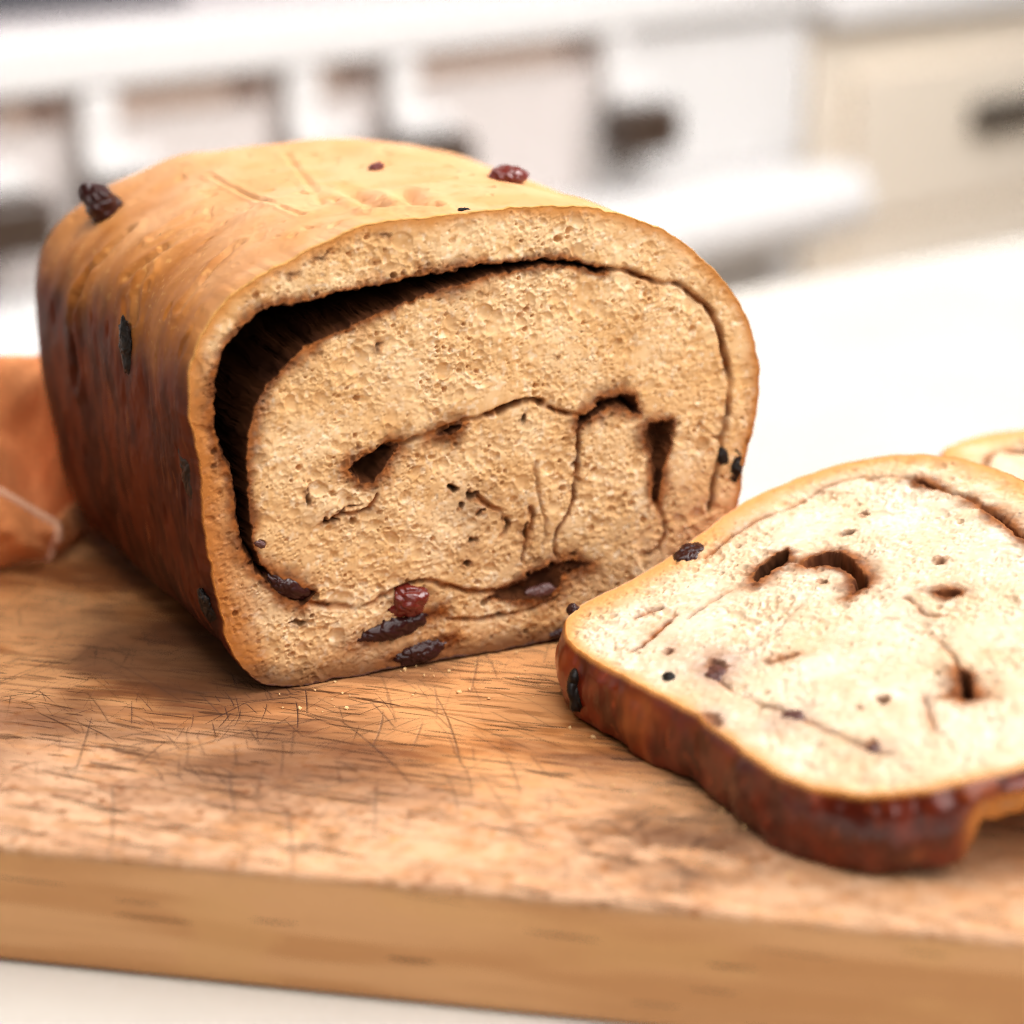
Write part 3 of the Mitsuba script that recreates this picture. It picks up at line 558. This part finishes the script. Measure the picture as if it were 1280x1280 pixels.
# ------------------------------------------------------------------ the slices
def make_slice(K, C, e1, e2, n, outline, thick, step, seed, holes, lines, tones, label, rot=0, torn=None, blobs=()):
    labels[K] = {'label': label, 'category': 'bread slice', 'group': None}
    labels[K].pop('group')
    NSs = 900
    o = smooth_poly(outline, True, 5000, s=3e-6)
    dd = np.r_[0, np.cumsum(np.linalg.norm(np.diff(np.vstack([o, o[:1]]), axis=0), axis=1))]
    s_ = np.linspace(0, dd[-1], NSs, endpoint=False)
    o = np.c_[np.interp(s_, dd, np.r_[o[:, 0], o[0, 0]]), np.interp(s_, dd, np.r_[o[:, 1], o[0, 1]])]
    nr = out_normals(o)
    o = o + nr * ((meshkit.fbm(np.c_[o * 220, np.zeros(NSs)], 3, seed) - .5) * .0014)[:, None]
    place = lambda u, v, d: C + np.outer(u, e1) + np.outer(v, e2) - np.outer(d, n)
    crumb_face(K, o, step, seed, holes, lines, (.56, .26, .07), tones, place, lambda P, d, w: (('crumb', 'cinnamon_filling'), (w > .5).astype(int)), lambda P: 1 + 2.2 * sst(.082, .100, P[:, 1]), .5, .62, blobs, 1.9)
    V, D, S = [], [], []
    tt = np.linspace(0, 1, 44)
    rows = [(.0006, .0011), (-.00012, .0004), (.00012, .0001)] + [(.0005 + (thick - .0016) * x, 0) for x in tt] + [(thick - .0003, .0006), (thick, .002), (thick + .0001, .03)]
    for d, ins_ in rows:
        x = min(max(d / thick, 0), 1)
        bul = (.0020 * math.sin(math.pi * x) + .0034 * x) if d > .0003 else 0
        V.append(o + nr * (bul - ins_)); D.append(np.full(NSs, d)); S.append(np.arange(NSs))
    c = o.mean(0); V.append(c + (o - c) * .02); D.append(np.full(NSs, thick)); S.append(np.arange(NSs))
    P2 = np.vstack(V); D = np.concatenate(D); nrw = len(V)
    i = np.arange(nrw - 1)[:, None] * NSs; j = np.arange(NSs)[None, :]; j2 = (j + 1) % NSs
    qa, qb, qc, qd = (i + j).ravel(), (i + j2).ravel(), (i + NSs + j2).ravel(), (i + NSs + j).ravel()
    F = np.vstack([np.c_[qa, qb, qc], np.c_[qa, qc, qd]])
    l3 = np.c_[P2, D]; nn = vnormals(l3, F)
    if ((l3 - np.array([c[0], c[1], thick / 2])) * nn).sum() < 0: F = F[:, ::-1]; nn = -nn
    amp = sst(.0006, .004, D)
    l3 = l3 + nn * (((meshkit.fbm(l3 * np.array([90, 90, 60]), 3, seed + 2) - .5) * .0036 + (meshkit.fbm(l3 * np.array([500, 500, 130]), 2, seed + 3) - .5) * .0006) * amp)[:, None]
    # baked dark along the tin side, golden over the dome
    hgt = (P2[:, 1] * math.cos(rot) - P2[:, 0] * math.sin(rot))
    col = crust_color(np.clip((hgt - .020) * 1.05, .01, .117), None, np.c_[D, 0 * D, np.concatenate(S) * (dd[-1] / NSs)], seed + 5)
    col = col * np.array([1.7, 1.05, .85]); lip = sst(.0013, -.0001, D); col = lerp(col, (.50, .20, .05), lip)
    col = lerp(col, (.42, .115, .022), sst(.55, .8, rn(np.c_[D, 0 * D, np.concatenate(S) * (dd[-1] / NSs)], (60, 60, 110), 3, seed + 15)) * sst(.0, .004, D) * .55)
    if torn is not None:                                       # torn hole in the bottom crust
        k = sst(torn[1], torn[1] * .55, np.abs(P2[:, 0] - torn[0])) * sst(.02, .01, P2[:, 1])
        low = sst(.25, .6, D / thick); ragn = meshkit.fbm(l3 * 400, 3, seed + 9) - .5
        l3[:, 2] -= k * D * (.42 + .25 * ragn); l3[:, 1] += k * low * .0035
        col = lerp(col, (.52, .20, .035), np.clip(k * low * 1.3, 0, 1) * (.75 + .5 * ragn).clip(0, 1))
    V3 = place(l3[:, 0], l3[:, 1], l3[:, 2])
    scene[K + '__crust'] = submesh(V3, F, vnormals(V3, F), col, np.ones(len(F), bool), 'm_crust_gloss')
    return place
SC = np.array([0.07262348628582017, 0.4017032657342298, 0.019]); Se1 = np.array([0.9823449764124118, -0.025379366789245572, 0.18534895483566957]); Se2 = np.array([0.0, 0.9907552288932808, 0.13566162471614074]); Sn = np.array([-0.18707845230624007, -0.13326651553184674, 0.9732634219576435])
SOUT = mm([(28.2, .2), (16.7, -.8), (9.9, -1.2), (3.8, -1.0), (-1.9, 1.5), (-7.5, 5.0), (-13.2, 9.2), (-17.3, 14.1), (-22.6, 24.1), (-31.1, 40.0), (-38.5, 50.), (-43.9, 58.5), (-47.3, 63.5), (-53.1, 70.0), (-57.6, 78.4), (-60.2, 87.5), (-59.9, 97.0), (-51.8, 103.3), (-42.0, 109.8), (-34.1, 117.0), (-24.3, 126.4), (-19.0, 132.5), (-11.1, 141.3), (1.7, 148.6), (10.5, 152.4), (23.8, 155.3), (35.5, 153.6), (44.6, 149.0), (52.4, 140.8), (61.3, 127.2), (70, 108), (75, 85), (76, 60), (71, 30), (60, 9), (45, 2.5)])
STONES = ((.65, .485, .325), (.74, .60, .45), (.81, .72, .59))
sh = [(mm([[-12.5, 99.1], [-11.8, 102.8], [-8.8, 107.1], [-5.2, 110.6], [-2.2, 111.6], [-1.2, 109.2], [-2.3, 105.5], [-6.2, 102.2], [-9.6, 99.4], [-11.8, 96.5]]), .005, .0016),
      (mm([[-0.4, 102.8], [3.1, 105.6], [7.0, 106.3], [10.8, 105.6], [13.2, 100.7], [14.7, 93.7], [15.3, 89.6], [14.4, 85.4], [10.7, 83.5], [9.4, 82.7], [10.5, 86.1], [11.5, 90.9], [9.9, 95.3], [6.7, 99.1], [3.1, 100.3]]), .008, .0016),
      (mm([[29.2, 77.5], [31.1, 78.5], [34.0, 77.5], [35.4, 75.8], [34.8, 74.2], [31.6, 74.6], [29.2, 76.3]]), .004, .0012),
      (mm([[28.3, 43.8], [30.0, 42.2], [31.4, 39.6], [30.5, 33.5], [30.6, 29.8], [27.9, 30.0], [23.9, 32.3], [26.8, 35.7]]), .008, .0014),
      (mm([[33.4, 139.3], [36.4, 137.4], [39.6, 133.1], [40.7, 130.0], [37.5, 132.0], [34.8, 135.6]]), .006, .001),
      (mm([[45.8, 124.0], [49.0, 117.4], [52.4, 109.1], [57.5, 95.0], [56.0, 92.0], [51.8, 105.9], [48.5, 114.8], [45.9, 121.4]]), .008, .001),
      (dot(10.2, 35.2, 1.4, 1.9), .004, .0012, .55), (dot(5, 33, .8), .002, .0012, .55), (dot(13.7, 115, 2, 1), .003, .0012, .55), (dot(4.5, 92, 1, 1.6), .003, .0012, .55), (dot(33.2, 93, 1.2, 2), .0025, .0012, .55), (dot(19.2, 123.9, 1.5, 1.2), .002, .0012, .55),
      (dot(-25.1, 60.7, 2.2, 3.4, .3), .0015, .0012, .55), (dot(-9.5, 59.5, 4.2, 1.0, .15), .001, .0012, .55), (dot(-28, 38, 2.0, 3.4, .5), .0009, .0012, .55), (dot(5, 18.2, 1.6, 2.0), .0012, .0012, .55), (dot(-35.7, 70.7, 1.2, 1.2), .002, .0012, .55)]
sl = [(mm(l), d / 1000, w / 1000, s) for l, d, w, s in (
    ([[-23.6, 115.0], [-16.3, 123.6], [-9.1, 129.6], [-4.2, 132.1], [-0.0, 133.5], [6.8, 139.9], [12.7, 143.7], [19.6, 144.9], [26.1, 143.5], [32.3, 140.8], [35.7, 137.2], [41.0, 129.9], [45.7, 123.7], [48.9, 116.8], [52.3, 108.5], [55.3, 99.1], [58, 80], [57, 60]], 1.0, .7, .75),
    ([[-29.7, 85.8], [-25.6, 90.0], [-18.9, 94.8], [-12.2, 99.0], [-6.0, 103.5], [-2.1, 104.8], [0.8, 102.4], [3.1, 100.3]], .8, .7, .5),
    ([[26.0, 58.0], [28.2, 49.4], [28.6, 43.7]], 1, .8, .8), ([[21.9, 77.3], [24.2, 72.8], [25.3, 68.9], [29.7, 67.4]], 1, .7, .7),
    ([[-19.9, 64.6], [-15.5, 66.7], [-10.1, 72.1], [-2.9, 81.9]], .5, .6, .4), ([[-25.4, 57.8], [-20.0, 45.6], [-7.3, 31.7], [0.5, 21.3], [11.8, 10.8]], .6, .7, .55),
    ([[18.9, 34.2], [18.9, 27.2], [18.9, 20.0]], .8, .7, .6), ([[-44.2, 74.2], [-39.3, 79.1], [-33.0, 87.6]], .7, .8, .8), ([[-42.8, 89.7], [-39.5, 91.8], [-36.2, 92.4]], .7, .8, .7),
    ([[13.8, 67.8], [15.9, 69.6], [18.7, 68.6]], .6, .6, .4))]
K = 'bread_slice'
pl = make_slice(K, SC, Se1, Se2, Sn, SOUT, .0186, .00034, 31, sh, sl, STONES, 'raisin bread slice lying at the front right, bright cut side up, leaning on another slice', -.45, (.034, .016), [(-25, 61, 6, 8, .8, (.27, .12, .10)), (-28, 38, 4, 6, .5, (.36, .22, .20)), (-17, 32, 5, 4, .4, (.40, .26, .22)), (-9, 60, 6, 2.5, .6, (.45, .18, .08)), (12, 90, 5, 8, .5, (.36, .18, .12)), (-15, 95, 10, 3, .5, (.42, .22, .12)), (28, 32, 5, 5, .6, (.45, .18, .08)), (24, 70, 4, 6, .35, (.5, .26, .14)), (6, 17, 5, 3, .5, (.36, .20, .17)), (-10, 34, 5, 5, .5, (.36, .2, .17)), (-35, 72, 3, 6, .5, (.40, .2, .13)), (19, 26, 2, 9, .4, (.45, .22, .12)), (-38, 84, 7, 6, .35, (.5, .28, .15))])
def slice_raisin(i, u, v, w, h, th, rot, dep, bsdf='m_raisin', label=None):
    ax = np.stack([Se1 * math.cos(rot) + Se2 * math.sin(rot), -Se1 * math.sin(rot) + Se2 * math.cos(rot), Sn], 1)
    raisin(K + '__raisin' + ('_%03d' % i if i else ''), pl(*[np.array([x / 1000]) for x in (u, v, dep)])[0], ax, mm([w, h, th]), 80 + i, bsdf, label)
slice_raisin(0, -27.4, 118.4, 11, 6, 4.5, .9, .9, 'm_raisin', 'black glossy raisin in the golden edge of the slice')
slice_raisin(1, -58.2, 99.3, 3.0, 3.6, 3, .5, .6)
slice_raisin(2, -10.1, 34.1, 5.6, 6.4, 3, .4, 1.1, 'm_raisin_brown')
slice_raisin(3, 5.4, 17.0, 3.2, 3.6, 2, .4, .7, 'm_raisin_brown')
slice_raisin(4, -36.4, 60.0, 3.2, 3.6, 2.5, 0, 1.0, 'm_raisin_char')
slice_raisin(5, -25.6, 58.5, 5.0, 6.0, 2.4, .3, 1.0, 'm_raisin_brown')
raisin(K + '__raisin_006', pl(np.array([-.0580]), np.array([.0780]), np.array([.0105]))[0], np.stack([-Se1 * .42 + Se2 * -.9, Sn, Se1 * -.9 + Se2 * .42], 1), mm([12, 13, 5]), 95, 'm_raisin_char', 'dark raisin baked into the crust below the near left tip')
# the second slice, beneath and behind
tilt = math.radians(5)
C2 = np.array([.150, .470, .0175]); f1 = np.array([math.cos(tilt), 0, math.sin(tilt)]); f2 = np.array([0, 1., 0]); fn = np.cross(f1, f2)
SOUT2 = (SOUT - mm([0, 0])) * .98
sh2 = [(mm([[30, 128], [36, 129], [41, 126], [36, 124.5]]), .004, .001), (dot(44, 118, 5, 2, .2), .002, .001), (dot(20, 100, 5, 2), .003, .001)]
K = 'bread_slice_001'
SOUT2 = mm([(-20, 6), (-25, 25), (-28, 50), (-31, 80), (-36, 108), (-36, 125), (-31, 138), (-19, 147), (0, 152), (25, 154), (45, 150), (62, 130), (72, 100), (74, 60), (66, 18), (50, 2), (15, 0)])
C2 = np.array([.1605, .466, .0210]); f2 = np.array([0, math.cos(tilt), math.sin(tilt)]); f1 = np.array([1., 0, 0]); fn = np.cross(f1, f2)
sh2 = [(mm([[-13, 134], [-4, 137.5], [3, 136.5], [-4, 133]]), .005, .0012), (dot(4, 126, 5, 1.6, .2), .003, .0012, .55), (dot(13, 122, 4, 1.5, .2), .003, .0012, .55)]
sl2 = [(mm([[-24, 120], [-18, 134], [-8, 141], [8, 144], [25, 145]]), .0012, .0009, .9)]
make_slice(K, C2, f1, f2, fn, SOUT2, .0195, .0006, 51, sh2, sl2, STONES, 'raisin bread slice farther back at the right edge, mostly hidden under the front slice', -.45)

# ------------------------------------------------------------------ the napkin behind the loaf
def cloth_color(p, n, uv):
    w = noise(p.x * 1800, p.y * 1800, p.z * 1800)
    return mix((.72, .285, .115), (.62, .205, .065), fbm(p.x * 60, p.y * 60, p.z * 60, 2)) * (.88 + .24 * w)
scene['m_cloth'] = {'type': 'twosided', 'bsdf': {'type': 'principled', 'base_color': proc(cloth_color), 'roughness': .9, 'specular': .1, 'sheen': .4}}
principled('m_hem', (.80, .44, .28), .9, .1)
def patch(P, bulge, seed, n=60, thick=.0012, flut=.008):
    """cloth panel through four corners (bottom left, bottom right, top right, top left)"""
    a, b, c, d = (np.array(x, float) for x in P)
    u, v = np.meshgrid(np.linspace(0, 1, n), np.linspace(0, 1, n)); u, v = u.ravel()[:, None], v.ravel()[:, None]
    X = a * (1 - u) * (1 - v) + b * u * (1 - v) + c * u * v + d * (1 - u) * v
    nn = np.cross(b - a, d - a); nn /= np.linalg.norm(nn)
    if nn[1] > 0: nn = -nn
    w = (np.sin(math.pi * np.clip(v, 0, 1)) ** .7) * (.35 + .65 * np.sin(math.pi * u) ** .6)
    f = (meshkit.fbm(np.c_[u * 5, v * 1.6, 0 * u + seed], 3, seed) - .5)[:, None] * 2
    f = f * .8 + .6 * np.sin(2 * math.pi * (3.1 * u + 1.1 * v + .35 * f + .17 * seed)) * np.sin(math.pi * np.clip(v, .03, .97)) ** .8
    X = X + nn * (bulge * w + flut * f)
    q = (np.arange(n - 1)[:, None] * n + np.arange(n - 1)[None, :]).ravel(); F = np.vstack([np.c_[q, q + 1, q + n + 1], np.c_[q, q + n + 1, q + n]])
    m = len(X); Y = X - nn * thick
    bd = np.r_[np.arange(n), np.arange(n, n * n, n) + n - 1, np.arange(n * n - 2, n * n - n - 1, -1), np.arange(n * n - 2 * n, 0, -n)]
    E = np.c_[bd, np.roll(bd, -1)]
    F = np.vstack([F, F[:, ::-1] + m, np.c_[E[:, 0], E[:, 1], E[:, 1] + m], np.c_[E[:, 0], E[:, 1] + m, E[:, 0] + m]])
    return trimesh.Trimesh(np.vstack([X, Y]), F, process=False), X.reshape(n, n, 3)
K = 'napkin'
labels[K] = {'label': 'rumpled orange cloth napkin with pale hems on the board left of the loaf', 'category': 'napkin'}
def cloth_panel(i, P, bulge, seed, hems, **k):
    m, X = patch(P, bulge, seed, **k)
    key = K + '__panel' + ('_%03d' % i if i else '')
    put(key, mikit.ply(m, 'm_cloth', 40))
    E_ = {'left': X[:, 0], 'right': X[:, -1], 'top': X[-1], 'bottom': X[0]}
    for j, h in enumerate(hems): put(key + '__hem' + ('_%03d' % j if j else ''), mikit.ply(tube(E_[h], .0015, 8), 'm_hem', True))
cloth_panel(0, ([-.215, .600, .002], [-.1335, .622, .0005], [-.126, .650, .050], [-.205, .655, .040]), .016, 71, (), flut=.013)
cloth_panel(1, ([-.190, .552, .001], [-.1384, .595, .0008], [-.1345, .592, .0124], [-.170, .570, .046]), .007, 72, ('right', 'top'), flut=.0025)
cloth_panel(2, ([-.1375, .5965, .0006], [-.1318, .618, .0008], [-.1330, .622, .010], [-.1342, .594, .0128]), .003, 73, ('right',), flut=.0008)
cloth_panel(3, ([-.205, .655, .040], [-.126, .650, .050], [-.128, .700, .001], [-.21, .70, .001]), .008, 74, (), flut=.002)

# ------------------------------------------------------------------ a few loose crumbs
rc = np.random.default_rng(5); parts = []
for k in range(70):
    m = trimesh.creation.icosphere(1); m.vertices *= (1 + .5 * (rc.random((len(m.vertices), 1)) - .5)) * rc.uniform(.6, 1.3, 3) * (.00022 + .0005 * rc.random() ** 3)
    w = rc.random()
    if w < .5: p = A + U * rc.uniform(.0, .10) + N * abs(rc.normal(.004, .012) + .002)
    else: p = np.array([.022, .483, 0]) + (np.array([.0696, .3997, 0]) - np.array([.022, .483, 0])) * rc.random() + np.array([-.84, -.54, 0]) * (.003 + .016 * rc.random() ** 2)
    m.vertices += np.array([p[0], p[1], .0003]); parts.append(m)
principled('m_crumbs', (.70, .46, .22), .9, .1)
put('bread_crumbs', mikit.ply(trimesh.util.concatenate(parts), 'm_crumbs'), label='fine bread crumbs scattered on the board around loaf and slice', category='crumbs', kind='stuff')
